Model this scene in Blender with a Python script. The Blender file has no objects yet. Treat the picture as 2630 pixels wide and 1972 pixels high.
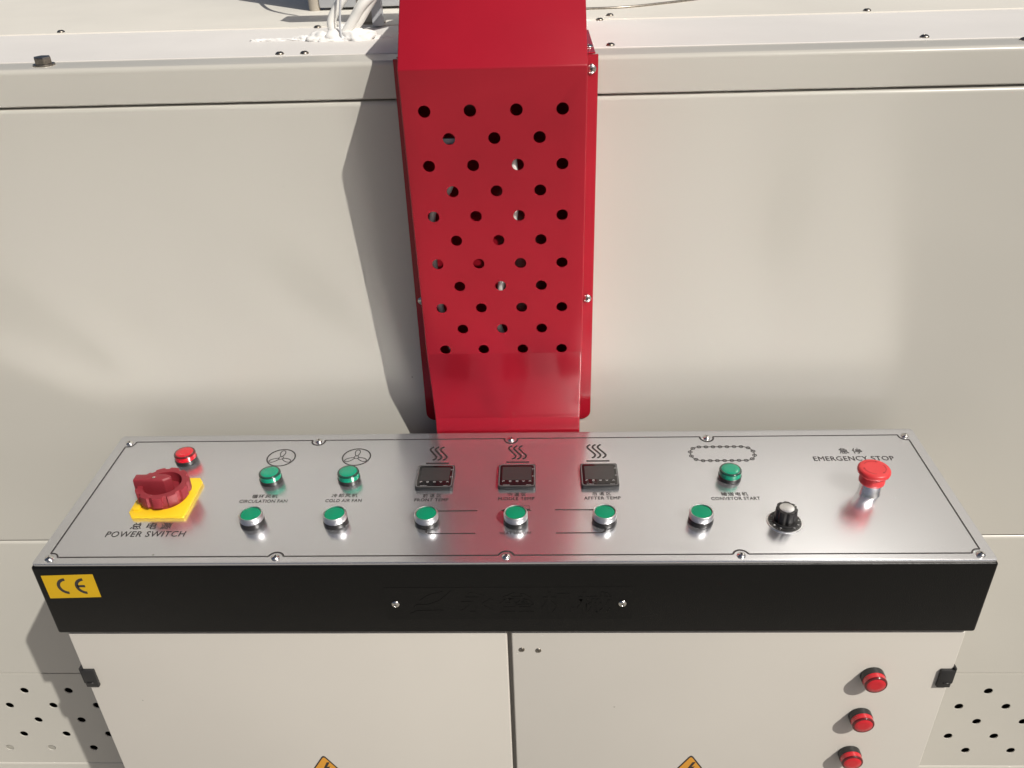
import bpy, bmesh, math, random
from mathutils import Vector, Matrix, noise
R = math.radians
MM = 0.001
scene = bpy.context.scene
col = scene.collection
random.seed(7)

# ---------------------------------------------------------------- camera
def basis_camera():
    p, y, r = 0.5460353, -0.0407380, -0.0329323
    f = Vector((math.sin(y)*math.cos(p), math.cos(y)*math.cos(p), -math.sin(p)))
    rt = Vector((math.cos(y), -math.sin(y), 0)); up = rt.cross(f)
    rt2 = rt*math.cos(r)+up*math.sin(r); up2 = -rt*math.sin(r)+up*math.cos(r)
    m = Matrix((rt2, up2, -f)).transposed().to_4x4()
    m.translation = Vector((45.908, -761.802, 711.936))*MM
    return m
cam_data = bpy.data.cameras.new('camera')
cam = bpy.data.objects.new('camera', cam_data); col.objects.link(cam)
cam.matrix_world = basis_camera()
cam_data.sensor_width = 36.0
cam_data.lens = 2207.645/2630*36.0
cam_data.clip_start = 0.01; cam_data.clip_end = 200
scene.camera = cam

# ---------------------------------------------------------------- light
SUN = Vector((-1.035, 1.0, -1.505)).normalized()
world = bpy.data.worlds.new('World'); scene.world = world; world.use_nodes = True
nt = world.node_tree; nt.nodes.clear()
sky = nt.nodes.new('ShaderNodeTexSky'); sky.sky_type = 'NISHITA'; sky.sun_disc = False
sky.sun_elevation = math.asin(-SUN.z); sky.sun_rotation = math.atan2(-SUN.x, -SUN.y); sky.dust_density = 4.0; sky.air_density = 0.8; sky.ozone_density = 0.6
bg = nt.nodes.new('ShaderNodeBackground'); bg.inputs[1].default_value = 0.06
out = nt.nodes.new('ShaderNodeOutputWorld')
nt.links.new(sky.outputs[0], bg.inputs[0]); nt.links.new(bg.outputs[0], out.inputs[0])
sl = bpy.data.lights.new('sun', 'SUN'); sl.energy = 4.2; sl.angle = R(0.53); sl.color = (1.0, 0.955, 0.87)
sun = bpy.data.objects.new('sun', sl); col.objects.link(sun)
sun.rotation_euler = SUN.to_track_quat('-Z', 'Y').to_euler(); sun.location = (1.5, -1.5, 3)
scene.view_settings.view_transform = 'Standard'; scene.view_settings.look = 'None'
scene.view_settings.exposure = -0.27; scene.view_settings.gamma = 1.0
scene.cycles.sample_clamp_indirect = 0.0; scene.cycles.blur_glossy = 0.0

# ---------------------------------------------------------------- materials
def mat(name, base, rough=0.5, metal=0.0, var=0.04, vscale=6.0, bump=0.0, bscale=900.0, coat=0.0,
        coatr=0.05, specks=0.0, aniso=0.0, spec=0.5, rvar=0.0, brushed=False, wave=0.0):
    m = bpy.data.materials.new(name); m.use_nodes = True
    n = m.node_tree; N = n.nodes; L = n.links
    b = N['Principled BSDF']
    tc = N.new('ShaderNodeTexCoord'); geo = N.new('ShaderNodeNewGeometry')
    nz = N.new('ShaderNodeTexNoise'); nz.inputs['Scale'].default_value = vscale; nz.inputs['Detail'].default_value = 5
    L.new(geo.outputs['Position'], nz.inputs['Vector'])
    ramp = N.new('ShaderNodeMapRange'); ramp.inputs[3].default_value = 1-var; ramp.inputs[4].default_value = 1+var
    ramp.inputs[1].default_value = 0.3; ramp.inputs[2].default_value = 0.7
    L.new(nz.outputs['Fac'], ramp.inputs[0])
    mul = N.new('ShaderNodeVectorMath'); mul.operation = 'SCALE'; mul.inputs[0].default_value = base[:3]
    L.new(ramp.outputs[0], mul.inputs['Scale'])
    colour = mul.outputs[0]
    if specks > 0:
        vz = N.new('ShaderNodeTexVoronoi'); vz.inputs['Scale'].default_value = 14; vz.inputs['Randomness'].default_value = 1
        nz3 = N.new('ShaderNodeTexNoise'); nz3.inputs['Scale'].default_value = 300; L.new(geo.outputs['Position'], nz3.inputs['Vector'])
        sc_ = N.new('ShaderNodeVectorMath'); sc_.operation = 'SCALE'; sc_.inputs['Scale'].default_value = 0.0012; L.new(nz3.outputs['Color'], sc_.inputs[0])
        ad = N.new('ShaderNodeVectorMath'); L.new(geo.outputs['Position'], ad.inputs[0]); L.new(sc_.outputs[0], ad.inputs[1])
        L.new(ad.outputs[0], vz.inputs['Vector'])
        sepc = N.new('ShaderNodeSeparateColor'); L.new(vz.outputs['Color'], sepc.inputs[0])
        sz = N.new('ShaderNodeMapRange'); sz.inputs[1].default_value = 0.7; sz.inputs[2].default_value = 1.0
        sz.inputs[3].default_value = 0.0; sz.inputs[4].default_value = 0.026; L.new(sepc.outputs[0], sz.inputs[0])
        lt = N.new('ShaderNodeMath'); lt.operation = 'LESS_THAN'; L.new(vz.outputs['Distance'], lt.inputs[0]); L.new(sz.outputs[0], lt.inputs[1])
        mr = N.new('ShaderNodeMath'); mr.operation = 'MULTIPLY'; mr.inputs[1].default_value = specks; L.new(lt.outputs[0], mr.inputs[0])
        mx = N.new('ShaderNodeMix'); mx.data_type = 'RGBA'; L.new(mr.outputs[0], mx.inputs[0])
        L.new(colour, mx.inputs[6]); mx.inputs[7].default_value = (base[0]*.25, base[1]*.23, base[2]*.2, 1)
        colour = mx.outputs[2]
    L.new(colour, b.inputs['Base Color'])
    b.inputs['Roughness'].default_value = rough; b.inputs['Metallic'].default_value = metal
    b.inputs['Specular IOR Level'].default_value = spec
    if rvar > 0:
        n2 = N.new('ShaderNodeTexNoise'); n2.inputs['Scale'].default_value = vscale*2.3; n2.inputs['Detail'].default_value = 6
        L.new(geo.outputs['Position'], n2.inputs['Vector'])
        r2 = N.new('ShaderNodeMapRange'); r2.inputs[1].default_value = .3; r2.inputs[2].default_value = .7
        r2.inputs[3].default_value = rough-rvar; r2.inputs[4].default_value = rough+rvar
        L.new(n2.outputs['Fac'], r2.inputs[0]); L.new(r2.outputs[0], b.inputs['Roughness'])
    if coat: b.inputs['Coat Weight'].default_value = coat; b.inputs['Coat Roughness'].default_value = coatr
    if bump > 0:
        bz = N.new('ShaderNodeTexNoise'); bz.inputs['Scale'].default_value = bscale; bz.inputs['Detail'].default_value = 2
        vec = geo.outputs['Position']
        if brushed:
            mp = N.new('ShaderNodeMapping'); mp.inputs['Scale'].default_value = (0.02, 1, 1); L.new(vec, mp.inputs[0]); vec = mp.outputs[0]
        L.new(vec, bz.inputs['Vector'])
        bp = N.new('ShaderNodeBump'); bp.inputs['Strength'].default_value = bump; bp.inputs['Distance'].default_value = 0.0003
        L.new(bz.outputs['Fac'], bp.inputs['Height']); L.new(bp.outputs[0], b.inputs['Normal'])
    if wave > 0:
        wz = N.new('ShaderNodeTexNoise'); wz.inputs['Scale'].default_value = 4.5; wz.inputs['Detail'].default_value = 1
        L.new(geo.outputs['Position'], wz.inputs['Vector'])
        wb = N.new('ShaderNodeBump'); wb.inputs['Strength'].default_value = wave; wb.inputs['Distance'].default_value = 0.01
        L.new(wz.outputs['Fac'], wb.inputs['Height']); L.new(wb.outputs[0], b.inputs['Normal'])
    return m
M = {
 'cream':   mat('cream_enamel', (0.565, 0.547, 0.497), 0.30, var=0.02, vscale=1.5, bump=0.0, rvar=.02, specks=0.5, wave=.35),
 'cream2':  mat('cream_enamel_door', (0.62, 0.59, 0.54), 0.36, var=0.03, vscale=3, bump=0.06, bscale=300, rvar=.03, specks=0.5),
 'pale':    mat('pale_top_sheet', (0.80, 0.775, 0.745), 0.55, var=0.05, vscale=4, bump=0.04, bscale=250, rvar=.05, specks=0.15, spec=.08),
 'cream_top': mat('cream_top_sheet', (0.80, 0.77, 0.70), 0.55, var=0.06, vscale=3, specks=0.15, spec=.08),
 'red':     mat('red_powder_coat', (0.37, 0.010, 0.024), 0.16, spec=.45, var=0.06, vscale=9, bump=0.10, bscale=210, rvar=.03, specks=0.0),
 'black':   mat('black_textured_paint', (0.005, 0.0049, 0.0047), 0.32, var=0.1, bump=1.0, bscale=600, spec=0.25),
 'gloss_black': mat('black_relief', (0.0085, 0.0083, 0.008), 0.38, var=0.05, bump=0.8, bscale=850, spec=0.25),
 'plate':   mat('brushed_panel', (0.71, 0.718, 0.755), 0.245, metal=0.89, var=0.02, vscale=3, bump=0.03, bscale=900, rvar=.012, brushed=True, specks=.7),
 'ink':     mat('printed_ink', (0.035, 0.030, 0.030), 0.45, var=0.1, vscale=60),
 'chrome':  mat('zinc_screw', (0.72, 0.70, 0.67), 0.16, metal=1, var=0.1, vscale=80),
 'dull':    mat('weathered_screw', (0.33, 0.30, 0.26), 0.35, metal=1, var=0.3, vscale=300),
 'alu':     mat('satin_aluminium', (0.80, 0.80, 0.81), 0.36, metal=1, var=0.03, vscale=40, bump=0.1, bscale=1500),
 'mirror':  mat('chromed_collar', (0.86, 0.86, 0.87), 0.2, metal=1, var=0.02),
 'plastic': mat('dark_plastic', (0.022, 0.021, 0.021), 0.32, var=0.1, vscale=30),
 'bezel':   mat('bezel_plastic', (0.020, 0.020, 0.021), 0.42, var=0.1, vscale=30, bump=.15, bscale=900),
 'bezel_line': mat('bezel_edge', (0.16, 0.16, 0.16), 0.4, var=0.1),
 'glass':   mat('display_window', (0.010, 0.009, 0.010), 0.16, var=0.05, coat=.3),
 'screen':  mat('display_screen', (0.045, 0.043, 0.043), 0.25, var=0.05),
 'legend':  mat('pale_legend', (0.55, 0.55, 0.55), 0.5, var=0.1),
 'green':   mat('green_cap', (0.001, 0.25, 0.125), 0.42, spec=.25, var=0.03, vscale=40),
 'lens_g':  mat('green_lens', (0.001, 0.30, 0.17), 0.14, var=0.05, vscale=60, coat=.6),
 'lens_gd': mat('green_lens_rim', (0.006, 0.060, 0.042), 0.12, var=0.1, vscale=60, coat=.8),
 'lens_r':  mat('red_lens', (0.62, 0.008, 0.020), 0.14, var=0.05, vscale=60, coat=.6),
 'lens_rd': mat('red_lens_rim', (0.12, 0.006, 0.008), 0.12, var=0.1, vscale=60, coat=.8),
 'estop':   mat('red_mushroom', (0.70, 0.045, 0.05), 0.40, var=0.03, vscale=50),
 'estop_d': mat('red_mushroom_marks', (0.34, 0.015, 0.02), 0.5, var=0.03),
 'handle':  mat('dark_red_handle', (0.27, 0.025, 0.036), 0.5, var=0.05, vscale=50, bump=.1, bscale=700),
 'yellow':  mat('yellow_plastic', (0.92, 0.60, 0.02), 0.45, var=0.02, vscale=30),
 'yellow_s': mat('yellow_vinyl', (0.66, 0.40, 0.002), 0.45, var=0.03, vscale=30),
 'orange_s': mat('orange_vinyl', (0.72, 0.33, 0.035), 0.45, var=0.05, vscale=30),
 'cable':   mat('white_cable', (0.86, 0.85, 0.81), 0.45, var=0.05, vscale=50),
 'foam':    mat('white_sealant', (0.86, 0.85, 0.83), 0.7, var=0.04, vscale=60, bump=.5, bscale=220),
 'grey':    mat('grey_tray_paint', (0.52, 0.54, 0.57), 0.40, var=0.04, vscale=10),
 'beige':   mat('beige_conduit', (0.42, 0.38, 0.32), 0.5, var=0.1, vscale=20),
 'dark':    mat('dark_interior', (0.035, 0.032, 0.028), 0.7, var=0.2, vscale=10),
 'ground':  mat('concrete_ground', (0.30, 0.285, 0.26), 0.85, var=0.25, vscale=3, bump=.5, bscale=60),
 'white':   mat('white_line', (0.75, 0.75, 0.73), 0.4, var=0.03),
}

# ---------------------------------------------------------------- helpers
WLOC = {}
def link(name, mesh, m=None, parent=None, loc=(0, 0, 0), smooth=False):
    """mesh in local mm coordinates round loc (world mm); becomes one object"""
    o = bpy.data.objects.new(name, mesh); col.objects.link(o)
    if mesh is not None:
        if m is not None and len(mesh.materials) == 0: mesh.materials.append(M[m])
        if smooth: mesh.polygons.foreach_set('use_smooth', [True]*len(mesh.polygons))
    loc = Vector(loc)
    WLOC[o.name] = loc
    if parent: o.parent = parent; o.location = (loc-WLOC[parent.name])*MM
    else: o.location = loc*MM
    return o
def fin(bm, name='mesh', scale=True):
    me = bpy.data.meshes.new(name)
    if scale: bmesh.ops.scale(bm, vec=(MM, MM, MM), verts=bm.verts)
    bm.normal_update(); bm.to_mesh(me); bm.free(); return me
def thing(name, label, cat, loc=(0, 0, 0), group=None):
    o = link(name, None, None, None, loc); tag(o, label, cat, group); return o
def tag(o, label, cat, group=None, kind=None):
    if label: o['label'] = label
    if cat: o['category'] = cat
    if group: o['group'] = group
    if kind: o['kind'] = kind
def box(x0, x1, y0, y1, z0, z1, bev=0, seg=2, bm=None):
    b2 = bmesh.new()
    vs = bmesh.ops.create_cube(b2, size=1)['verts']
    for v in vs: v.co = Vector(((x0+x1)/2+v.co.x*(x1-x0), (y0+y1)/2+v.co.y*(y1-y0), (z0+z1)/2+v.co.z*(z1-z0)))
    if bev: bmesh.ops.bevel(b2, geom=list(b2.edges), offset=bev, segments=seg, profile=.5, affect='EDGES')
    if bm is None: return b2
    me = bpy.data.meshes.new('t'); b2.to_mesh(me); b2.free(); bm.from_mesh(me); bpy.data.meshes.remove(me); return bm
def auto(me, ang=35):
    me.polygons.foreach_set('use_smooth', [True]*len(me.polygons))
    try: me.set_sharp_from_angle(angle=R(ang))
    except Exception: pass
    return me
def flat(o):
    me = o.data; me.polygons.foreach_set('use_smooth', [False]*len(me.polygons)); me.update(); return o
def lathe(prof, seg=40, axis='z'):
    """closed surface of revolution from (r,z) list, bottom to top"""
    bm = bmesh.new(); rings = []
    for r, z in prof:
        if r < 1e-6: rings.append([bm.verts.new((0, 0, z))])
        else: rings.append([bm.verts.new((r*math.cos(2*math.pi*k/seg), r*math.sin(2*math.pi*k/seg), z)) for k in range(seg)])
    for a, b in zip(rings[:-1], rings[1:]):
        for k in range(seg):
            k2 = (k+1) % seg
            if len(a) == 1 and len(b) == 1: continue
            if len(a) == 1: bm.faces.new((a[0], b[k2], b[k])) if False else bm.faces.new((a[0], b[k], b[k2]))
            elif len(b) == 1: bm.faces.new((a[k], a[k2], b[0]))
            else: bm.faces.new((a[k], a[k2], b[k2], b[k]))
    bmesh.ops.recalc_face_normals(bm, faces=bm.faces)
    if axis == '-y': bmesh.ops.rotate(bm, verts=bm.verts, cent=(0, 0, 0), matrix=Matrix.Rotation(R(90), 3, 'X'))
    return bm
def prism(profile, x0, x1):
    """profile: closed list of (y,z); extruded along x"""
    bm = bmesh.new()
    a = [bm.verts.new((x0, y, z)) for y, z in profile]; b = [bm.verts.new((x1, y, z)) for y, z in profile]
    n = len(a)
    bm.faces.new(a); bm.faces.new(b[::-1])
    for k in range(n): bm.faces.new((a[k], b[k], b[(k+1) % n], a[(k+1) % n]))
    bmesh.ops.recalc_face_normals(bm, faces=bm.faces)
    return bm
def arc(cx, cy, r, a0, a1, n):
    return [(cx+r*math.cos(R(a0+(a1-a0)*k/n)), cy+r*math.sin(R(a0+(a1-a0)*k/n))) for k in range(n+1)]
def circle(cx, cy, r, n=24): return [(cx+r*math.cos(2*math.pi*k/n), cy+r*math.sin(2*math.pi*k/n)) for k in range(n)]
def rrect(x0, x1, y0, y1, r, n=6, rb=None):
    rb = r if rb is None else rb
    return arc(x1-r, y1-r, r, 0, 90, n)+arc(x0+r, y1-r, r, 90, 180, n)+arc(x0+rb, y0+rb, rb, 180, 270, n)+arc(x1-rb, y0+rb, rb, 270, 360, n)
def sheet(outlines, thick, bevel=0.0, vertical=False):
    """flat plate with holes from 2D outlines; vertical: 2D y becomes z, front face at y=0, thickness behind"""
    cu = bpy.data.curves.new('c', 'CURVE'); cu.dimensions = '2D'; cu.fill_mode = 'BOTH'
    cu.extrude = max(thick/2-bevel, 0); cu.bevel_depth = bevel; cu.bevel_resolution = 1; cu.offset = -bevel
    for pts in outlines:
        s = cu.splines.new('POLY'); s.points.add(len(pts)-1); s.use_cyclic_u = True
        for p, q in zip(s.points, pts): p.co = (q[0], q[1], 0, 1)
    return conv(cu, thick, vertical)
def conv(cu, thick, vertical):
    ob = bpy.data.objects.new('c', cu); col.objects.link(ob)
    dg = bpy.context.evaluated_depsgraph_get(); dg.update()
    me = bpy.data.meshes.new_from_object(ob.evaluated_get(dg))
    bpy.data.objects.remove(ob); bpy.data.curves.remove(cu)
    bm = bmesh.new(); bm.from_mesh(me); bpy.data.meshes.remove(me)
    bmesh.ops.remove_doubles(bm, verts=bm.verts, dist=0.0005)
    if vertical:
        for v in bm.verts: v.co = Vector((v.co.x, thick/2-v.co.z, v.co.y))
    else:
        for v in bm.verts: v.co.z += thick/2
    if thick > 0: bmesh.ops.recalc_face_normals(bm, faces=bm.faces)
    return bm
def text_bm(s, x0, x1, y0, y1, thick=0.0, vertical=False, sp=1.0, bold=0.0, ws=1.0):
    cu = bpy.data.curves.new('t', 'FONT'); cu.body = s; cu.size = 1; cu.space_character = sp; cu.space_word = ws
    cu.offset = bold; cu.resolution_u = 3; cu.extrude = 0.5 if thick else 0
    ob = bpy.data.objects.new('t', cu); col.objects.link(ob)
    dg = bpy.context.evaluated_depsgraph_get(); dg.update()
    me = bpy.data.meshes.new_from_object(ob.evaluated_get(dg))
    bpy.data.objects.remove(ob); bpy.data.curves.remove(cu)
    bm = bmesh.new(); bm.from_mesh(me); bpy.data.meshes.remove(me)
    xs = [v.co.x for v in bm.verts]; ys = [v.co.y for v in bm.verts]
    ax, bx, ay, by = min(xs), max(xs), min(ys), max(ys)
    for v in bm.verts:
        X = x0+(v.co.x-ax)/(bx-ax)*(x1-x0); Y = y0+(v.co.y-ay)/(by-ay)*(y1-y0); Z = (v.co.z)*thick
        v.co = Vector((X, -Z, Y)) if vertical else Vector((X, Y, Z))
    if not thick and not vertical:
        for f in bm.faces:
            f.normal_update()
            if f.normal.z < 0: f.normal_flip()
    return bm
def ribbon(bm, pts, w, closed=False, z=0.0):
    n = len(pts); L_, R_ = [], []
    for k in range(n):
        p = Vector(pts[k])
        if closed: a, b = Vector(pts[k-1]), Vector(pts[(k+1) % n])
        else: a, b = Vector(pts[max(k-1, 0)]), Vector(pts[min(k+1, n-1)])
        d = (b-a); d.normalize(); nn = Vector((-d.y, d.x))
        e = 1.0
        if 0 < k < n-1 or closed:
            d1 = (p-a).normalized() if (p-a).length else d
            e = 1/max(0.5, abs(d1.dot(d)))
        L_.append(bm.verts.new((p.x+nn.x*w/2*e, p.y+nn.y*w/2*e, z))); R_.append(bm.verts.new((p.x-nn.x*w/2*e, p.y-nn.y*w/2*e, z)))
    for k in range(n if closed else n-1):
        j = (k+1) % n
        bm.faces.new((R_[k], R_[j], L_[j], L_[k]))
def tube(pts, r, seg=10, cap=True):
    pts = [Vector(p) for p in pts]; bm = bmesh.new(); rings = []
    up = Vector((0, 0, 1)); prev = None
    for k, p in enumerate(pts):
        t = (pts[min(k+1, len(pts)-1)]-pts[max(k-1, 0)]).normalized()
        if prev is None: u = t.cross(Vector((0.3, 1, 0.1))).normalized()
        else: u = (prev-t*prev.dot(t)).normalized()
        prev = u; v = t.cross(u)
        rings.append([bm.verts.new(p+(u*math.cos(2*math.pi*q/seg)+v*math.sin(2*math.pi*q/seg))*r) for q in range(seg)])
    for a, b in zip(rings[:-1], rings[1:]):
        for q in range(seg): bm.faces.new((a[q], a[(q+1) % seg], b[(q+1) % seg], b[q]))
    if cap: bm.faces.new(rings[0][::-1]); bm.faces.new(rings[-1])
    bmesh.ops.recalc_face_normals(bm, faces=bm.faces)
    return bm
def spline(pts, n=8):
    out = []; P = [Vector(p) for p in pts]; P = [P[0]*2-P[1]]+P+[P[-1]*2-P[-2]]
    for i in range(1, len(P)-2):
        for k in range(n):
            t = k/n; a, b, c, d = P[i-1], P[i], P[i+1], P[i+2]
            out.append(.5*((2*b)+(-a+c)*t+(2*a-5*b+4*c-d)*t*t+(-a+3*b-3*c+d)*t**3))
    out.append(P[-2]); return out
def dup(root, loc, label=None, parent=None):
    """copy a thing or part with copies of its children, sharing mesh data"""
    c = root.copy(); col.objects.link(c); loc = Vector(loc); WLOC[c.name] = loc
    if parent: c.parent = parent
    c.location = (loc-(WLOC[c.parent.name] if c.parent else Vector()))*MM
    if label: c['label'] = label
    elif 'label' in c: del c['label']
    for ch in [o for o in root.children]:
        d = ch.copy(); col.objects.link(d); d.parent = c
        WLOC[d.name] = loc+Vector(d.location)/MM
        for g in ch.children:
            e = g.copy(); col.objects.link(e); e.parent = d
    return c

# screw head: domed pan head with dark crossed bars for the recess
def screw_mesh(r=5.6, h=3.2, m='chrome', axis='z'):
    prof = [(0, 0), (r*.98, 0), (r, .35*h*.5), (r*.93, h*.45), (r*.72, h*.78), (r*.45, h*.95), (r*.30, h), (r*.12, h*.55), (0, h*.5)]
    bm = lathe(prof, 24)
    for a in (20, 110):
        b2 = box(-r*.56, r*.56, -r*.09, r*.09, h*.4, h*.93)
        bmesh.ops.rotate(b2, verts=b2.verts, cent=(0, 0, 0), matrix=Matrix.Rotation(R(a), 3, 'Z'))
    # solid dark bars, their colour standing in for shade in the cross recess
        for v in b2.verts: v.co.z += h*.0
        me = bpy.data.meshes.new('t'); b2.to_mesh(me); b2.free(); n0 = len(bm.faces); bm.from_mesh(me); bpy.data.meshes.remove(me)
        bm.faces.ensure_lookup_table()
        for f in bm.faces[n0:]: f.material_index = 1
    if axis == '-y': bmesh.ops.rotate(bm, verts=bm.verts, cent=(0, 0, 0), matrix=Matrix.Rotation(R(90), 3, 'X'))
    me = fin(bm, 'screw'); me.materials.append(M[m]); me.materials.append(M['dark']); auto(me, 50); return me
SCREW_Z = screw_mesh(r=5.2); SCREW_Y = screw_mesh(r=5.2, h=2.8, axis='-y')
SCREW_D = screw_mesh(r=5.6, h=3.4, m='dull'); SCREW_YD = screw_mesh(r=4.0, h=1.6, m='dull', axis='-y')
SCREW_S = screw_mesh(r=6.2, h=3.4, axis='-y')

# ---------------------------------------------------------------- ground
bm = bmesh.new(); bmesh.ops.create_grid(bm, x_segments=8, y_segments=8, size=40000)
g = link('ground', fin(bm), 'ground', None, (0, 0, -950)); tag(g, None, None, kind='structure')

# ---------------------------------------------------------------- machine housing
HX0, HX1, YW = -1500, 1500, 320
mh = thing('machine_housing', 'large cream enamelled sheet metal machine behind the control cabinet, with perforated lower panels', 'machine', (0, YW, -950))
def wall_panel(name, z0, z1, r, mt='cream', ret=28):
    prof = [(YW, z0+1.2), (YW, z1-r)]+[(YW+r-r*math.cos(R(a)), z1-r+r*math.sin(R(a))) for a in (15, 30, 45, 60, 75, 90)]
    prof += [(YW+ret, z1), (YW+ret, z1-2), (YW+ret, z0), (YW+1.2, z0)]
    me = auto(fin(prism(prof, HX0, HX1)), 40)
    me2 = me; me2.transform(Matrix.Translation(-Vector((0, YW, -950))*MM))
    return link(name, me2, mt, mh, (0, YW, -950))
wall_panel('wall_panel', -243.2, 464.0, 6.5)
wall_panel('wall_panel', -573.8, -245.6, 6.5)
wall_panel('base_panel', -948, -843.8, 6)
# top edge beam, with rounded edge and narrow top flange
prof = [(YW+1.5, 466.4)]+[(YW, 468)]+[(YW+6.5-6.5*math.cos(R(a)), 504.5+6.5*math.sin(R(a))) for a in (0, 15, 30, 45, 60, 75, 90)]+[(372, 511), (372, 466.4)]
me = auto(fin(prism(prof, HX0, HX1)), 40); me.transform(Matrix.Translation(-Vector((0, YW, -950))*MM))
link('edge_beam', me, 'cream', mh, (0, YW, -950))
def hp(name, bm, mt, smooth=False, ang=40):
    me = fin(bm); me.transform(Matrix.Translation(-Vector((0, YW, -950))*MM)); auto(me, ang)
    return link(name, me, mt, mh, (0, YW, -950))
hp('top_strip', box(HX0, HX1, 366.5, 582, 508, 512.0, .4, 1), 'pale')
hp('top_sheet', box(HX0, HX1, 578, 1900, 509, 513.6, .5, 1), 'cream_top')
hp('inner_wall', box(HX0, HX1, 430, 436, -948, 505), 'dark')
hp('end_panel', box(HX0-2, HX0-.5, 321, 1900, -948, 508), 'cream')
hp('end_panel', box(HX1+.5, HX1+2, 321, 1900, -948, 508), 'cream')
hp('rear_panel', box(HX0, HX1, 1900.5, 1903, -948, 508), 'cream')
# perforated panels
for k, (xa, xb) in enumerate(((HX0, HX1),)):
    outl = [rrect(xa, xb, -842.2, -575.4, 1.2, 3)]
    for row in range(5):
        z = -622.5-43.2*row
        off = 0 if row % 2 == 0 else 43.3
        n0 = math.ceil((xa+12-(-955.0-off))/86.6)
        x = -955.0-off+86.6*n0
        while x < xb-12:
            if abs(x) > 560: outl.append(circle(x, z, 8.0, 22))
            x += 86.6
    bm = sheet(outl, 2.0, 0.25, vertical=True)
    for v in bm.verts: v.co.y += YW
    flat(hp('perforated_panel', bm, 'cream'))
hp('inner_flange', box(-1450, -905, 328.5, 330.5, -842, -783), 'cream')
hp('panel_return', box(HX0, HX1, 323, 350, -577.5, -575.8), 'cream')
for x, y in ((-662.6, 586), (-280.1, 375), (-248.6, 375.5), (-276, 577), (135.4, 577), (152.2, 606), (136.4, 378), (520.2, 587), (523.2, 379.5), (631, 351), (-905, 377), (900, 380)):
    z = 513.6 if y > 582 else (512 if y > 367 else 511)
    link('screw', SCREW_D, None, mh, (x, y, z))
# hexagon bolt with washer
bm = lathe([(0, 0), (13, 0), (13.2, .6), (12.8, 2), (0, 2)], 32); wm = auto(fin(bm), 40)
bolt = link('washer', wm, 'dull', mh, (-570, 347, 511))
bm = lathe([(0, 0), (10.8, 0), (10.8, 7), (10.0, 8.4), (0, 8.6)], 6)
link('bolt_head', auto(fin(bm), 25), 'dull', mh, (-570, 347, 513))

# ---------------------------------------------------------------- red cable duct
X0, X1 = -109.5, 100.0
duct = thing('cable_duct', 'red powder coated sheet metal duct with rows of punched holes above the control panel', 'duct', (-5, 320, -8))
DL = Vector((-5, 320, -8))
def dp(name, bm, mt, ang=35):
    me = fin(bm); me.transform(Matrix.Translation(-DL*MM)); auto(me, ang); return link(name, me, mt, duct, DL)
prof = [(560, 600), (302, 600), (222, 519.5), (249, 146), (276.5, 23.5), (275, -60), (316, -60), (316, 512), (322, 514.5), (560, 514.5)]
bm = bmesh.new()
a = [bm.verts.new((X0, y, z)) for y, z in prof]; b = [bm.verts.new((X1, y, z)) for y, z in prof]; n = len(prof)
fl = bm.faces.new(a); fr = bm.faces.new(b[::-1])
for k in range(n):
    if 5 <= k <= 8: continue          # open towards the machine and at the foot
    bm.faces.new((a[k], b[k], b[(k+1) % n], a[(k+1) % n]))
bmesh.ops.recalc_face_normals(bm, faces=bm.faces)
bm.faces.ensure_lookup_table()
# make sure normals look outwards
if fl.normal.x > 0: bmesh.ops.reverse_faces(bm, faces=bm.faces)
ed = [e for e in bm.edges if len(e.link_faces) == 2]
bmesh.ops.bevel(bm, geom=ed, offset=1.6, segments=3, profile=.5, affect='EDGES')
cover = dp('duct_cover', bm, 'red', 30)
so = cover.modifiers.new('solid', 'SOLIDIFY'); so.thickness = 1.5*MM; so.offset = -1
cut = bmesh.new()
holes = []
for i in range(11):
    z = 473.0-32.05*i
    y = 222+27*(519.5-z)/373.5
    xs = (-83.5, -31.7, 20.8, 72.8) if i % 2 == 0 else (-57.8, -5.4, 46.6)
    for x in xs:
        c2 = bmesh.ops.create_cone(cut, cap_ends=True, segments=28, radius1=7.1, radius2=7.1, depth=26)['verts']
        rot = Matrix.Rotation(R(90), 3, 'X')
        for v in c2: v.co = rot @ v.co+Vector((x, y, z))
        holes.append((x, y, z))
cm = fin(cut); cm.transform(Matrix.Translation(-DL*MM))
co = bpy.data.objects.new('cutter', cm); col.objects.link(co); co.location = cover.matrix_world.translation
co.parent = duct; co.location = (0, 0, 0)
bo = cover.modifiers.new('holes', 'BOOLEAN'); bo.operation = 'DIFFERENCE'; bo.object = co; bo.solver = 'EXACT'
dg = bpy.context.evaluated_depsgraph_get(); dg.update()
newm = bpy.data.meshes.new_from_object(cover.evaluated_get(dg))
cover.modifiers.clear(); cover.data = newm; newm.name = 'duct_cover'
newm.materials.clear(); newm.materials.append(M['red']); auto(newm, 30)
newm.polygons.foreach_set('material_index', [0]*len(newm.polygons))
bpy.data.objects.remove(co)
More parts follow.
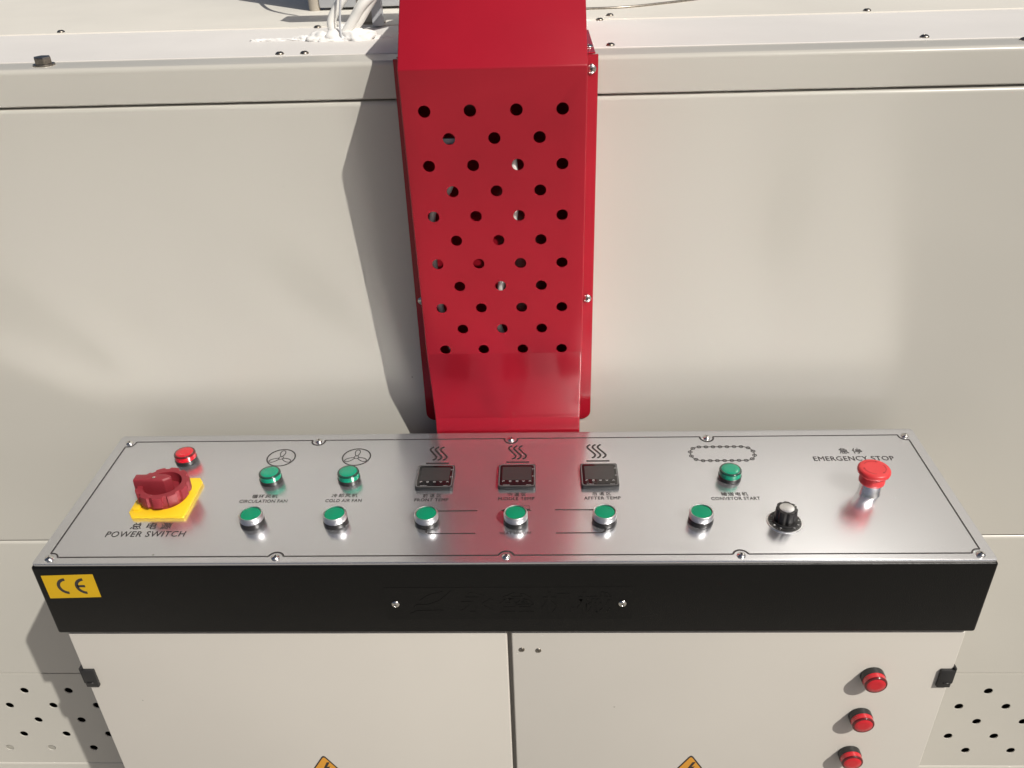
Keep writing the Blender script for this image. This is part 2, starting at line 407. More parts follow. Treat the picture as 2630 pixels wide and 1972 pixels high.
# flange on the wall and over the edge
bm = sheet([rrect(-128.5, 117.8, -7, 513.2, .8, 5, rb=13)], 2.2, .4, vertical=True)
for v in bm.verts: v.co.y += 317.6
dp('mounting_flange', bm, 'red')
dp('top_flange', box(-124, 114.2, 318.5, 478, 513.6, 515.4, .4, 1), 'red')
for x, z in ((109.5, 496.7), (109.5, 193), (-119.5, 193)):
    link('screw', SCREW_S, None, duct, (x, 317.5, z))
link('screw', SCREW_Z, None, duct, (107.9, 352, 515.4))
def inner_cable(name, pts, r, mt, label):
    base = Vector(pts[0]); me = auto(fin(tube([Vector(p)-base for p in spline(pts, 6)], r)), 60)
    o = link(name, me, mt, None, base); tag(o, label, 'cable', 'cables inside the red duct'); return o
inner_cable('cable', [(-20, 306, -40), (-10, 300, 40), (-4, 275, 140), (-12, 258, 190), (-4, 250, 250), (14, 245, 340), (15, 240, 410), (2, 262, 480), (-8, 300, 540)], 5.0, 'cable', 'white cable running up the middle inside the red perforated duct')
inner_cable('cable', [(-60, 305, -40), (-70, 300, 60), (-86, 262, 200), (-90, 254, 275), (-86, 248, 345), (-62, 246, 380), (-66, 245, 420), (-80, 262, 430), (-98, 275, 445)], 4.5, 'cable', 'white cable along the left side inside the red perforated duct')
b0 = Vector((-60, 238, 436)); o = link('cable_tie', auto(fin(box(-12, 12, -2, 2, -3.2, 3.2, .8)), 40), 'grey', None, b0)
tag(o, 'small grey strap seen through a hole near the top left of the red duct', 'strap')

# ---------------------------------------------------------------- control cabinet
cab = thing('control_cabinet', 'cream two door control cabinet with black console box and brushed metal control panel', 'control cabinet', (0, 140, -950))
def cp(name, bm, mt, loc=None, ang=35, parent=None):
    """bm in world mm"""
    loc = Vector(loc) if loc else Vector((0, 140, -950))
    me = fin(bm); me.transform(Matrix.Translation(-loc*MM)); auto(me, ang); return link(name, me, mt, parent or cab, loc)
cp('console_box', box(-577.5, 577, -1.6, 274.5, -117, -2.6, 4.0, 4), 'black', (0, 136, -60))
cp('cabinet_body', box(-569, 569, 27, 268, -948, -117.5, 2), 'cream2')
cp('gap_shade_strip', box(-566, 566, 12, 266, -124.8, -117.2, .5, 1), 'dark')  # dark strip standing in for the shaded gap between console and doors
doorL = cp('cabinet_door', box(-571, -2.4, 6, 26.5, -900, -125.2, 2.0, 3), 'cream2', (-286, 6, -500))
doorR = cp('cabinet_door', box(3.4, 571.2, 6, 26.5, -900, -125.2, 2.0, 3), 'cream2', (287, 6, -500))
cp('plinth', box(-565, 565, 20, 262, -949.5, -901), 'black')
for x, z in ((15.9, -155.5), (37.3, -157)):
    link('screw', SCREW_YD, None, doorR, (x, 6, z))

# brushed plate with its print
PZ = 0.0
panel = cp('control_panel', sheet([rrect(-575.8, 575.6, 0.0, 272.5, 5, 5)], 2.6, .35), 'plate', (0, 136, -2.6))
panel.data.transform(Matrix.Translation((0, 0, 0)))
# sheet starts at z=0: lower it so that its top is at 0
for v in panel.data.vertices: v.co.z += 0
panel.data.transform(Matrix.Translation((0, 0, -2.6*MM)))
INK = 0.18
def printed(name, bm, label=None):
    for v in bm.verts: v.co.z += INK
    for f in bm.faces:
        f.normal_update()
        if f.normal.z < 0: f.normal_flip()
    o = cp(name, bm, 'ink', (0, 136, 0), parent=panel)
    return o
texts = [
 ('POWER SWITCH', -506.5, -405.5, 49.8, 60.2, 1.08, .004), ('总 电 源', -481, -428.0, 64.2, 76.8, 1.0, .008),
 ('CIRCULATION FAN', -355.2, -291.5, 115.3, 121.8, 1.05, .008), ('循环风机', -341, -306.8, 125.0, 132.6, 1.2, .011),
 ('COLD AIR FAN', -240.8, -192.8, 115.6, 121.9, 1.05, .008), ('冷却风机', -234.4, -199.9, 125.6, 133.2, 1.2, .011),
 ('FRONT TEMP', -123, -78.3, 116, 122.0, 1.1, .008), ('前 温 区', -112.8, -88.4, 124, 131.5, 1.0, .011),
 ('MIDDLE TEMP', -12.8, 34.4, 117, 123.1, 1.1, .008), ('中 温 区', -.9, 23.4, 125.2, 132.6, 1.0, .011),
 ('AFFTER TEMP', 98.8, 146.8, 117.3, 123.2, 1.1, .008), ('后 温 区', 110, 134.9, 125.6, 132.8, 1.0, .011),
 ('HEAT ON/OFF', -8.4, 30.4, 50.5, 55.3, 1.15, .008),
 ('CONVEYOR START', 263.2, 326, 114.3, 120.6, 1.03, .008), ('输送电机', 277.4, 312, 122.9, 130.4, 1.2, .011),
 ('EMERGENCY STOP', 417, 526, 197.0, 207.0, 1.08, .004), ('急 停', 456.5, 488.2, 213.4, 226.2, 1.0, .008)]
for s, x0, x1, y0, y1, sp, bold in texts:
    if 'M' in s:            # the outline of this letter breaks when thickened: two strikes instead
        bm = text_bm(s, x0, x1-.3, y0, y1, sp=sp)
        b2 = text_bm(s, x0+.3, x1, y0, y1, sp=sp)
        for v in b2.verts: v.co.z += .03
        me = bpy.data.meshes.new('t'); b2.to_mesh(me); b2.free(); bm.from_mesh(me); bpy.data.meshes.remove(me)
        printed('lettering', bm)
    else: printed('lettering', text_bm(s, x0, x1, y0, y1, sp=sp, bold=bold))
# border line with arcs round the screws
SX = (-558.3, -279.0, 0.5, 280.2, 559.6); YB, YT = 13.0, 257.2; sb, st = 10.6, 254.6; XL, XR = -560.8, 562.2
bm = bmesh.new()
ra = 9.4
def dang(r, h): return math.degrees(math.asin(h/r))
def hline(y, ys, sgn):
    xs = [x for x in SX]
    h = dang(ra, (y-ys)*sgn)
    for i in range(len(xs)-1): ribbon(bm, [(xs[i]+ra*math.cos(R(h)), y), (xs[i+1]-ra*math.cos(R(h)), y)], 1.9)
    for x in xs[1:-1]: ribbon(bm, arc(x, ys, ra, sgn*h, sgn*(180-h), 16), 2.3, z=.05)
hline(YB, sb, 1)
hline(YT, st, -1)
for x, lx, side in ((SX[0], XL, 1), (SX[-1], XR, -1)):
    dx = lx-x
    ribbon(bm, [(lx, sb+math.sqrt(ra*ra-dx*dx)), (lx, st-math.sqrt(ra*ra-dx*dx))], 1.9)
    hb = dang(ra, YB-sb); aa = math.degrees(math.acos(dx/ra))
    ht = dang(ra, YT-st)
    if side == 1:
        ribbon(bm, arc(x, sb, ra, hb, aa, 12), 1.9, z=.05); ribbon(bm, arc(x, st, ra, -ht*-1, -aa, 12) if False else arc(x, st, ra, ht, -aa, 12), 1.9, z=.05)
    else:
        ribbon(bm, arc(x, sb, ra, 180-hb, aa, 12), 1.9, z=.05); ribbon(bm, arc(x, st, ra, 180-ht, 360-aa, 12), 1.9, z=.05)
printed('border_line', bm)
for x in SX:
    for y in (sb, st): link('screw', SCREW_Z, None, panel, (x, y, 0))
# fan symbols
for cx, cy in ((-324.2, 215.4), (-216.9, 215.5)):
    bm = bmesh.new(); ribbon(bm, circle(cx, cy, 19.6, 60), 1.9, True); ribbon(bm, circle(cx, cy-.6, 3.3, 20), .9, True)
    for a in (90, 210, 330):
        c, s = math.cos(R(a)), math.sin(R(a)); pts = []
        for k in range(28):
            t = 2*math.pi*k/28; u = 10.2+7.2*math.cos(t); v = 3.4*math.sin(t)*(1-.25*math.cos(t+math.pi))
            pts.append((cx+u*c-v*s, cy-.6+u*s+v*c))
        ribbon(bm, pts, 1.15, True, z=.03)
    printed('fan_symbol', bm)
# heat symbols
for cx, dy in ((-100.6, -1.2), (10.9, 0), (122.0, 1.2)):
    bm = bmesh.new(); ribbon(bm, [(cx-15.8, 200+dy), (cx+15.8, 200+dy)], 2.9)
    for k in range(3):
        ox = cx-10.9+k*7.3
        pts = [(p[0], p[1]) for p in [Vector((q.x, q.y)) for q in spline([(ox+2.6, 239.0+dy, 0), (ox-.8, 236.2+dy, 0), (ox-1.8, 231.5+dy, 0), (ox+3.0, 223.4+dy, 0), (ox+7.8, 215.4+dy, 0), (ox+6.8, 210.4+dy, 0), (ox+3.4, 207.2+dy, 0)], 7)]]
        ribbon(bm, pts, 2.7, z=.03)
    printed('heat_symbol', bm)
# conveyor chain symbol
bm = bmesh.new(); path = rrect(251.6, 339.4, 199.7, 232.2, 14.5, 10)
ribbon(bm, path, 1.1, True)
per = [0]
for k in range(len(path)): per.append(per[-1]+(Vector(path[(k+1) % len(path)])-Vector(path[k])).length)
for q in range(22):
    s_ = per[-1]*(q+.35)/22; k = max(i for i in range(len(per)) if per[i] <= s_); k = min(k, len(path)-1)
    t = (s_-per[k])/max(1e-6, per[k+1]-per[k]); p = Vector(path[k]).lerp(Vector(path[(k+1) % len(path)]), t)
    ribbon(bm, [(p.x+2.7*math.cos(2*math.pi*i/16), p.y+2.4*math.sin(2*math.pi*i/16)) for i in range(16)], 1.2, True, z=.05)
printed('chain_symbol', bm)
# bracket lines round the three heating buttons and the small element symbol
for pts_, w_ in (([(-92, 96), (-39, 96.2)], 1.9), ([(-101.2, 60), (-101, 56.5), (-99.2, 54), (-96, 52.6), (-90, 52.5), (-39, 52.5)], 1.7),
                 ([(61, 96.9), (112, 96.6)], 1.9), ([(61, 52.4), (115, 52.4), (119, 53.2), (121.6, 55.2), (122.6, 58), (122.8, 61)], 1.7)):
    bm = bmesh.new(); ribbon(bm, pts_, w_); printed('bracket_line', bm)
bm = bmesh.new(); ribbon(bm, [(-8.4, 96.2), (30.4, 96.2)], 1.4)
ribbon(bm, [(-5.8, 97.6), (28, 97.6)], 2.6, z=.03); ribbon(bm, [(16, 105.2), (28, 105.2), (28, 98)], .5, z=.04)
printed('element_symbol', bm)

# console front: name plate with raised characters
npl = cp('name_plate', box(-150, 153, -1.95, -1.4, -92, -38), 'black', (0, -1.6, -65))
bm = bmesh.new()
def rel(b2):
    me = bpy.data.meshes.new('t'); b2.to_mesh(me); b2.free(); bm.from_mesh(me); bpy.data.meshes.remove(me)
for s, xa, xb in (('永', -58, -15), ('垒', -9, 33), ('机', 42, 82), ('械', 86, 128)):
    b2 = text_bm(s, xa, xb, -82, -46, thick=.5, vertical=True, bold=.012)
    for v in b2.verts: v.co.y -= 2.1
    bmesh.ops.recalc_face_normals(b2, faces=b2.faces); rel(b2)
cp('raised_lettering', bm, 'black', (0, -3, -65), ang=25, parent=npl)
# swoosh emblem left of the characters
bm = sheet([[(-121, -82), (-82, -81), (-79, -76), (-112, -76.5)],
            [(-116, -72), (-96, -69), (-80, -62), (-70, -52), (-67, -42), (-74, -50), (-84, -60), (-98, -66), (-112, -66)],
            [(-108, -60), (-96, -50), (-78, -44), (-88, -58)]], 0.6, 0, vertical=True)
for v in bm.verts: v.co.y -= 2.4
cp('raised_emblem', bm, 'black', (0, -3, -65), ang=25, parent=npl)
for x in (-137.4, 141): link('screw', SCREW_Y, None, npl, (x, -1.95, -65.5))

# ---------------------------------------------------------------- push buttons
def seg(me, ang=40): return auto(fin(me), ang)
pb = link('push_button', seg(lathe([(0, 0), (15.2, 0), (15.6, .5), (15.7, 2), (15.3, 6.6), (14.4, 7.0), (0, 7.0)], 48)), 'plastic', cab, (-325, 75.2, 0))
link('metal_ring', seg(lathe([(12.9, 7.0), (14.8, 7.0), (15.1, 7.6), (15.1, 13.6), (14.6, 15.4), (13.9, 15.9), (13.5, 15.9), (13.0, 15.5), (13.0, 12.0)], 56), 50), 'alu', pb, (-325, 75.2, 0))
link('button_cap', seg(lathe([(0, 7), (12.6, 7), (12.6, 13.8), (12.3, 14.5), (11.5, 14.7), (0, 14.7)], 48), 50), 'green', pb, (-325, 75.2, 0))
pb['label'] = 'green push button under the circulation fan text'
for x, y, lb in ((-218, 75, 'green push button under the cold air fan text'), (-101.5, 74, 'green push button under the front temp controller'),
              (11, 74.2, 'green push button above the heat on/off text'), (122.5, 74.5, 'green push button under the affter temp controller'),
              (242.5, 73.8, 'green push button below left of the conveyor start text')):
    dup(pb, (x, y, 0), lb)
# pilot lights
def pilot(loc, c, lb, axis='z', parent=None, ch=0):
    def L(pr, s=48):
        pr = [(r, z+(ch if z > 3 else 0)) for r, z in pr]
        return lathe(pr, s, axis)
    root = link('pilot_light', seg(L([(0, 0), (14.4, 0), (15.2, .5), (15.3, 5.6), (14.6, 6.2), (0, 6.2)])), 'plastic', parent or cab, loc)
    link('lens', seg(L([(14.0, 6.2), (14.7, 6.25), (14.7, 7.0), (14.3, 7.3), (14.6, 7.7), (14.7, 12.7)]), 30), 'lens_'+c, root, loc)
    link('lens_rim', seg(L([(14.7, 12.7), (14.4, 13.9), (13.8, 14.5), (13.2, 14.7), (11.9, 14.75)]), 60), 'lens_'+c+'d', root, loc)
    link('lens_top', seg(L([(11.9, 14.6), (11.6, 14.95), (6, 15.1), (0, 15.15)]), 60), 'lens_'+c, root, loc)
    root['label'] = lb; return root
p0 = pilot((-324.5, 163.2, 0), 'g', 'green pilot light below the left fan symbol')
dup(p0, (-217.2, 163, 0), 'green pilot light below the right fan symbol')
dup(p0, (295.1, 161.4, 0), 'green pilot light below the chain symbol')
pilot((-458.2, 210.7, 0), 'r', 'red pilot light above the rotary power switch')
r0 = pilot((469.5, 6, -203.5), 'r', 'topmost red pilot light on the right door', axis='-y', ch=2.8)
dup(r0, (468, 6, -283), 'middle red pilot light on the right door')
dup(r0, (467.5, 6, -363), 'lowest red pilot light on the right door')

# ---------------------------------------------------------------- temperature controllers
def rr(hw, hh, r, z0, z1, bev=.5):
    bm = sheet([rrect(-hw, hw, -hh, hh, r, 5)], z1-z0, bev)
    for v in bm.verts: v.co.z += z0
    return bm
tc = (-99.8, 162.7, 0)
T = link('temperature_controller', seg(rr(25.0, 25.0, 3.2, 0, 5.6, .8), 40), 'bezel', cab, tc)
bm = bmesh.new(); ribbon(bm, rrect(-23.6, 23.6, -23.2, 23.6, 4.2, 6), 1.1, True, z=5.75)
link('edge_line', fin(bm), 'bezel_line', T, tc)
link('front_window', seg(rr(22.9, 22.6, 3.4, 5.3, 6.0, .15), 40), 'glass', T, tc)
bm = box(-19.6, 19.6, -10.8, 18.2, 6.02, 6.12); link('screen', fin(bm), 'screen', T, tc)
def tiny(s, x0, x1, y0, y1, nm='lettering'):
    b2 = text_bm(s, x0, x1, y0, y1)
    for v in b2.verts: v.co.z += 6.2
    link(nm, fin(b2), 'legend', T, tc)
tiny('PV', 20.6, 22.6+1.6, 12.0, 13.9); tiny('SV', 20.6, 22.6+1.6, -3.6, -1.7)
tiny('OMRON', -18, -9, -22.3, -21.0); tiny('E5CC', 13, 19, -22.3, -21.0)
for i, x in enumerate((-17.5, -8.7, .2, 9, 17.8)):
    bm = bmesh.new(); z = 6.15
    if i in (0, 1): ribbon(bm, circle(x, -13.4, 1.3, 12)[:(9 if i == 0 else 12)], .55, False, z=z)
    elif i == 2:
        ribbon(bm, [(x+.2, -12.2), (x-1.4, -13.4), (x+.2, -14.6)], .5, z=z); ribbon(bm, [(x+1.9, -12.2), (x+.4, -13.4), (x+1.9, -14.6)], .5, z=z)
    else:
        d = -1 if i == 3 else 1
        ribbon(bm, [(x-1.6, -13.4-.8*d), (x, -13.4+.9*d), (x+1.6, -13.4-.8*d)], .6, z=z)
    link('key_symbol', fin(bm), 'legend', T, tc)
    b2 = lathe([(0, 5.9), (2.9, 5.9), (2.7, 6.3), (0, 6.4)], 20); link('key', seg(b2, 30), 'glass', T, (tc[0]+x, tc[1]-18.0, 0))
T['label'] = 'temperature controller above the front temp text'
dup(T, (10.8, 163.0, 0), 'temperature controller above the middle temp text')
dup(T, (121.7, 163.5, 0), 'temperature controller above the affter temp text')

# ---------------------------------------------------------------- emergency stop
es = (468, 128, 0)
E_ = link('emergency_stop_button', seg(lathe([(0, 0), (13.8, 0), (13.8, .6), (13.3, 1.2), (13.2, 17.5), (0, 17.5)], 56), 40), 'mirror', cab, es)
E_['label'] = 'red mushroom emergency stop button'
prof = [(0, 17.6), (15.0, 17.6), (15.9, 18.6), (16.0, 22), (15.2, 26), (15.0, 30.0), (17.5, 31.0), (19.9, 33.0), (20.4, 35.2), (20.1, 37.4), (18.8, 39.2), (16.5, 39.9), (10, 39.7), (0, 39.6)]
link('mushroom_cap', seg(lathe(prof, 64), 50), 'estop', E_, es)
bm = bmesh.new()
for a in (70, 190, 310):
    ribbon(bm, arc(0, 0, 13.6, a, a+72, 14), .7, z=40.05)
    tx, ty = 13.6*math.cos(R(a)), 13.6*math.sin(R(a)); 
    tipv = Vector((math.cos(R(a-14)), math.sin(R(a-14))))*13.6
    f_ = [bm.verts.new((p[0], p[1], 40.06)) for p in ((tx*.9, ty*.9), (tx*1.1, ty*1.1), (tipv.x, tipv.y))]
    bm.faces.new(f_)
for f in bm.faces:
    f.normal_update()
    if f.normal.z < 0: f.normal_flip()
link('turn_arrow', fin(bm), 'estop_d', E_, es)
bm = bmesh.new()
for k in range(48):
    a = 2*math.pi*k/48; b2 = box(15.0, 16.4, -.35, .35, 28.6, 30.4); bmesh.ops.rotate(b2, verts=b2.verts, cent=(0, 0, 0), matrix=Matrix.Rotation(a, 3, 'Z'))
    me = bpy.data.meshes.new('t'); b2.to_mesh(me); b2.free(); bm.from_mesh(me); bpy.data.meshes.remove(me)
link('grip_ridge', fin(bm), 'estop', E_, es)

# ---------------------------------------------------------------- speed knob
kn = (345.8, 70.8, 0)
K = link('rotary_knob', seg(lathe([(0, 0), (21.8, 0), (22.0, .5), (21.7, 1.0), (20.6, 1.2), (0, 1.2)], 56), 40), 'alu', cab, kn)
K['label'] = 'black rotary speed knob with silver cap and numbered dial'
link('dial_ring', seg(lathe([(0, 1.2), (20.3, 1.25), (20.1, 1.7), (14, 2.6), (0, 2.6)], 56), 40), 'plastic', K, kn)
bm = bmesh.new()
for k in range(31):
    a = -60+k*10; c, s = math.cos(R(a)), math.sin(R(a)); l = 18.0 if k % 3 == 0 else 18.9
    ribbon(bm, [(l*c, l*s), (19.9*c, 19.9*s)], .35, z=1.95)
for k in range(11):
    a = R(240-k*30); b2 = text_bm(str(k), -1.1, 1.1, -1.2, 1.2, bold=.01)
    for v in b2.verts:
        q = Matrix.Rotation(a-math.pi/2, 3, 'Z') @ v.co; v.co = q+Vector((16.6*math.cos(a), 16.6*math.sin(a), 2.45))
    me = bpy.data.meshes.new('t'); b2.to_mesh(me); b2.free(); bm.from_mesh(me); bpy.data.meshes.remove(me)
link('dial_marking', fin(bm), 'legend', K, kn)
def flute(r, z0, z1, amp, nf=7, n=84, ph=0):
    pts = []
    for k in range(n):
        a = 2*math.pi*k/n; w = math.cos(nf*a+ph); d = amp*max(0, w)**1.5
        pts.append(((r-d)*math.cos(a), (r-d)*math.sin(a)))
    return pts
bm = sheet([flute(13.0, 0, 0, 1.5)], 18.0, .7)
for v in bm.verts: v.co.z += 4.4
for v in bm.verts:
    f_ = 1+.06*(22.4-v.co.z)/18; v.co.x *= f_; v.co.y *= f_
link('knob_body', seg(bm, 35), 'plastic', K, kn)
link('knob_skirt', seg(lathe([(0, 2.6), (15.6, 2.6), (15.8, 3.2), (15.0, 4.6), (0, 4.6)], 48), 30), 'plastic', K, kn)
link('metal_cap', seg(lathe([(0, 22.3), (8.9, 22.3), (8.9, 22.7), (8.4, 22.95), (0, 22.95)], 40), 40), 'alu', K, kn)
bm = bmesh.new(); ribbon(bm, [(9.4, 3.2), (12.4, 4.2)], .8, z=22.5); link('pointer_line', fin(bm), 'white', K, kn)

# ---------------------------------------------------------------- power switch
ps = (-454.5, 124.5, 0)
bm = sheet([[(-37.6, -31.5), (-31.5, -40), (36.2, -40), (37.2, -39), (37.2, 33), (32, 40.5), (-32, 40.5), (-37.6, 34)]], 4.2, .6)
S = link('power_switch', seg(bm, 35), 'yellow', cab, ps)
S['label'] = 'dark red rotary power switch on a yellow base'
def sp_(name, bm, mt='handle', ang=35): return link(name, seg(bm, ang), mt, S, ps)
sp_('switch_collar', lathe([(0, 4), (27.5, 4), (27.5, 9), (24, 11), (0, 11)], 48))
pts = []
for k in range(11):
    a0 = 360*k/11+6
    pts += arc(0, 0, 34.2, a0, a0+19.5, 5)+arc(0, 0, 31.3, a0+21.8, a0+30.2, 4)
bm = sheet([pts, circle(0, 0, 24.5, 60)], 15.5, .6)
for v in bm.verts: v.co.z += 11.5
sp_('grip_ring', bm, ang=22)
sp_('ring_floor', lathe([(0, 9.6), (25.2, 9.6), (25.2, 11.2), (0, 11.2)], 48))
bm = bmesh.new()
lo = [(-34.8, -6.4), (-34.8, 6.4), (4, 7.0), (12.0, 4.4), (14.0, 0), (6, -6.8)]
hi = [(-34.2, -5.4), (-34.2, 5.4), (3, 6.2), (9.8, 4.2), (11.2, -1), (4, -5.8)]
bot = [bm.verts.new((x, y, 11)) for x, y in lo]; mid = [bm.verts.new((x, y, 34.6)) for x, y in [(a*.98+b*.02, c*.98+d*.02) for (a, c), (b, d) in zip(lo, hi)]]; top = [bm.verts.new((x, y, 37.0)) for x, y in hi]
n = 6; bm.faces.new(bot[::-1]); bm.faces.new(top)
for A_, B_ in ((bot, mid), (mid, top)):
    for k in range(n): bm.faces.new((A_[k], A_[(k+1) % n], B_[(k+1) % n], B_[k]))
bmesh.ops.recalc_face_normals(bm, faces=bm.faces)
bmesh.ops.bevel(bm, geom=[e for e in bm.edges], offset=.35, segments=2, profile=.5, affect='EDGES')
sp_('grip_bar', bm, ang=25)
sp_('screw_recess', lathe([(3.0, 36.8), (3.0, 37.3), (2.4, 37.35), (2.1, 36.5)], 20)).location += Vector((-8.5, -.5, 0))*MM
o = sp_('screw', lathe([(0, 37.02), (2.1, 37.02), (1.9, 37.1), (.5, 37.15), (0, 37.1)], 16), 'chrome'); o.location += Vector((-8.5, -.5, 0))*MM
sp_('locking_tab', box(-33, -24, -30, -20, 4, 8, .6), 'yellow')

# ---------------------------------------------------------------- latches
def latch(sx, lb):
    loc = (564*sx, 6, -207)
    bm = box(-9.5, 8.0, -4.5, 0.5, -16, 16, 1.2, 2) if sx > 0 else box(-8.0, 9.5, -4.5, .5, -16, 16, 1.2, 2)
    o = link('latch', seg(bm, 40), 'bezel', cab, loc); o['label'] = lb
    x1, x2 = (6.8, 9.6) if sx > 0 else (-9.6, -6.8)
    link('latch_cheek', seg(box(x1, x2, -4.2, 14, -9, 20, 1.0, 2), 40), 'bezel', o, loc)
    link('latch_slot', seg(box(-4.5+1.5*sx, 5.5+1.5*sx, -5.6, -4.4, -8.2, -6.4, .4, 1), 40), 'plastic', o, loc)
latch(-1, 'black latch at the left edge of the left door')
latch(1, 'black latch at the right edge of the right door')

# ---------------------------------------------------------------- stickers
# CE sticker on the console front
cl = Vector((-535.3, -1.75, -34.2))
ce = link('conformity_sticker', fin(sheet([[(-32.4, -20.0), (32.6, -18.0), (32.2, 20.0), (-32.6, 18.0)]], .15, 0, vertical=True)), 'yellow_s', None, cl)
tag(ce, 'yellow sticker with black CE mark at the left end of the black console front', 'sticker')
bm = bmesh.new()
def cearc(cx, r, w, a0, a1):
    i = arc(cx, 0, r-w/2, a0, a1, 22); o2 = arc(cx, 0, r+w/2, a0, a1, 22)
    vi = [bm.verts.new((x, 0, z)) for x, z in i]; vo = [bm.verts.new((x, 0, z)) for x, z in o2]
    for k in range(22): bm.faces.new((vi[k], vi[k+1], vo[k+1], vo[k]))
cearc(-1.5, 11.2, 4.2, 95, 265); cearc(21.0, 11.2, 4.2, 95, 265)
vs = [bm.verts.new(p) for p in ((10.5, 0, -1.9), (20.2, 0, -1.9), (20.2, 0, 1.9), (10.5, 0, 1.9))]; bm.faces.new(vs)
for v in bm.verts: v.co.x -= 2.6; v.co.z += 0.6; v.co.y = -.12
link('mark', fin(bm), 'ink', ce, cl)
# warning triangles on the doors
def warn(x, ztop, lb):
    loc = Vector((x, 5.7, ztop-30)); s = 74
    def tri(h, r, dz=0):
        A_ = [(0, h*2/3), (-h*.577, -h/3), (h*.577, -h/3)]; pts = []
        for k in range(3):
            P_, Q, Z_ = Vector(A_[k]), Vector(A_[k-1]), Vector(A_[(k+1) % 3])
            a, b = P_+(Q-P_).normalized()*r, P_+(Z_-P_).normalized()*r
            for t in range(6):
                t /= 5; pts.append(tuple((a*(1-t)**2+P_*2*t*(1-t)+b*t*t)))
        return pts
    h = 64; dz = 30-h*2/3+2
    def mv(p): return [(a, b+dz) for a, b in p]
    o = link('warning_sign', fin(sheet([mv(tri(h, 7))], .12, 0, vertical=True)), 'ink', None, loc)
    tag(o, lb, 'warning sign', 'electric shock warning triangles on the doors')
    me = fin(sheet([mv(tri(h-6.4, 5))], .12, 0, vertical=True)); q = link('sign_face', me, 'orange_s', o, loc+Vector((0, -.15, 0)))
    bolt_ = [(3.4, 15), (7.8, 15), (2.6, 4.4), (7.4, 5.4), (-3.4, -15), (0.2, -1.6), (-4.4, -2.6)]
    bm = sheet([[(a-.5, b-.0) for a, b in bolt_]], .12, 0, vertical=True)
    link('lightning_symbol', fin(bm), 'ink', o, loc+Vector((0, -.3, 0)))
warn(-273.2, -373.5, 'orange electric shock warning triangle on the left cabinet door')
warn(250.0, -370.2, 'orange electric shock warning triangle on the right cabinet door')

# ---------------------------------------------------------------- things on top of the machine
def cab_cable(pts, r, mt, label, group=None, seg_=12):
    base = Vector(pts[0]); me = auto(fin(tube([Vector(p)-base for p in spline(pts, 7)], r, seg_)), 70)
    o = link('cable', me, mt, None, base); tag(o, label, 'cable', group); return o
cab_cable([(-229, 480, 505), (-232, 478, 520), (-232, 480, 536), (-219, 484, 556), (-196, 492, 580), (-150, 515, 615), (-100, 560, 650)], 6.2, 'cable', 'leftmost thick white cable rising from the sealant on the machine top', 'white cables on the machine top')
cab_cable([(-222, 486, 505), (-216, 486, 518), (-206, 486, 532), (-194, 488, 550), (-178, 496, 570), (-140, 520, 605), (-90, 570, 640)], 6.2, 'cable', 'second thick white cable from the left rising out of the sealant', 'white cables on the machine top')
cab_cable([(-212, 478, 505), (-205, 478, 522), (-193, 478, 536), (-178, 482, 556), (-160, 488, 576), (-120, 520, 600), (-80, 560, 625)], 6.4, 'cable', 'third thick white cable from the left rising out of the sealant', 'white cables on the machine top')
cab_cable([(-222, 470, 505), (-218, 470, 516), (-211, 470, 524), (-198, 471, 540), (-180, 476, 560), (-130, 510, 590), (-80, 550, 610)], 6.2, 'cable', 'rightmost front white cable rising out of the sealant', 'white cables on the machine top')
cab_cable([(-217, 462, 510), (-218.5, 463, 525), (-216.5, 464, 545), (-213, 465, 566), (-205, 470, 600)], 1.4, 'grey', 'thin grey wire standing in front of the white cables')
cab_cable([(117.5-60, 665, 515), (117.5, 670, 515), (178, 676, 515), (241, 706, 515), (316, 753, 515), (420, 840, 515)], 2.0, 'dull', 'thin dark cable lying on the machine top right of the red duct')
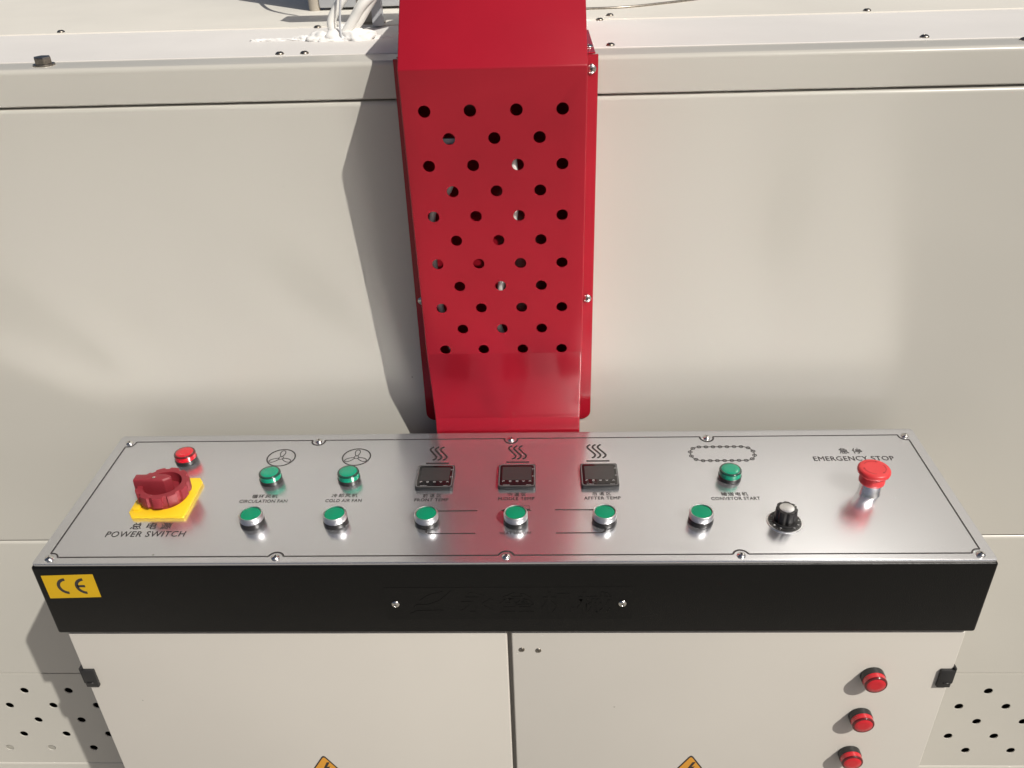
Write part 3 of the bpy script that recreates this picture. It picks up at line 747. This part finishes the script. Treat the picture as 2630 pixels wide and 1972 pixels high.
# sealant foam
def foam(name, parts, label):
    base = Vector(parts[0][:3]); bm = bmesh.new()
    for x, y, z, rx, ry, rz in parts:
        vs = bmesh.ops.create_icosphere(bm, subdivisions=4, radius=1)['verts']
        for v in vs:
            n_ = v.co.copy(); d = 1+.45*noise.noise(n_*1.9+Vector((x, y, 0))*.37)+.16*noise.noise(n_*5+Vector((x, 0, y)))+.04*noise.noise(n_*14+Vector((x, 0, y)))
            v.co = Vector((n_.x*rx*d, n_.y*ry*d, n_.z*rz*d))+Vector((x, y, z))-base
    o = link(name, auto(fin(bm), 70), 'foam', None, base); return o
fo = foam('sealant_foam', [(-212, 478, 510, 34, 20, 15), (-200, 472, 512, 24, 16, 12), (-252, 476, 511, 20, 14, 12), (-270, 479, 511, 16, 11, 7), (-178, 482, 511, 22, 12, 4), (-235, 466, 511, 24, 10, 6), (-212, 484, 520, 16, 12, 12)], '')
tag(fo, 'lumpy white sealant foam round the foot of the white cables', 'sealant')
fs = foam('sealant_streak', [(-338, 476, 512, 9, 6, 3), (-325, 480, 512, 14, 7, 2.4), (-306, 480, 512, 18, 8, 2.6), (-286, 479, 512, 18, 8, 3.4), (-272, 480, 512, 14, 8, 4.5)], '')
tag(fs, 'thin white streak of sealant smeared left of the cable foot', 'sealant')
# grey casing behind the cables
gb = link('grey_casing', auto(fin(box(-3, 370, 0, 180, 0, 250, 3, 2)), 40), 'grey', None, (-304.5, 735, 517.5))
tag(gb, 'grey painted metal casing standing on the machine top behind the white cables', 'casing')
link('foot', fin(box(10, 360, 20, 160, -4, 0)), 'dark', gb, (-304.5, 735, 517.5))
bp = link('conduit_pipe', seg(lathe([(0, 0), (9, 0), (9, 240), (0, 240)], 24), 40), 'beige', None, (-316, 742, 513.6))
tag(bp, 'upright beige pipe at the left end of the grey casing', 'pipe')
# cable bracket right of the cables
br = link('cable_bracket', seg(box(-14, 14, -4, 4, 0, 70, .8, 1), 40), 'beige', None, (-205, 598, 513.6))
tag(br, 'narrow metal bracket on the machine top behind the white cables', 'bracket')
link('bracket_foot', seg(lathe([(0, 0), (19, 0), (19, 1.4), (0, 1.6)], 28), 40), 'dull', br, (-198, 600, 513.6))
link('screw', SCREW_Z, None, br, (-200, 600, 515.2))
# tray carried above the machine top, only its shadow enters the picture
tr = link('cable_tray', seg(box(0, 400, 0, 46, 0, 30, 1.5, 1), 40), 'grey', None, (-252, 548, 625))
tag(tr, 'grey cable tray above the machine top, behind the red duct', 'cable tray')
for x in (60, 340): link('tray_leg', fin(box(x, x+14, 14, 30, -110.5, 0)), 'grey', tr, (-252, 548, 625))
sh = [(-467.7, 940), (-435.4, 849.3), (-400.6, 770.4), (-365.4, 722.1), (-334.9, 692.6)]
t = 75
cab_cable([(x+1.035*t, y-t, 513+1.505*t) for x, y in sh], 3.2, 'plastic', 'black cable looping over the machine top left of the white cables')
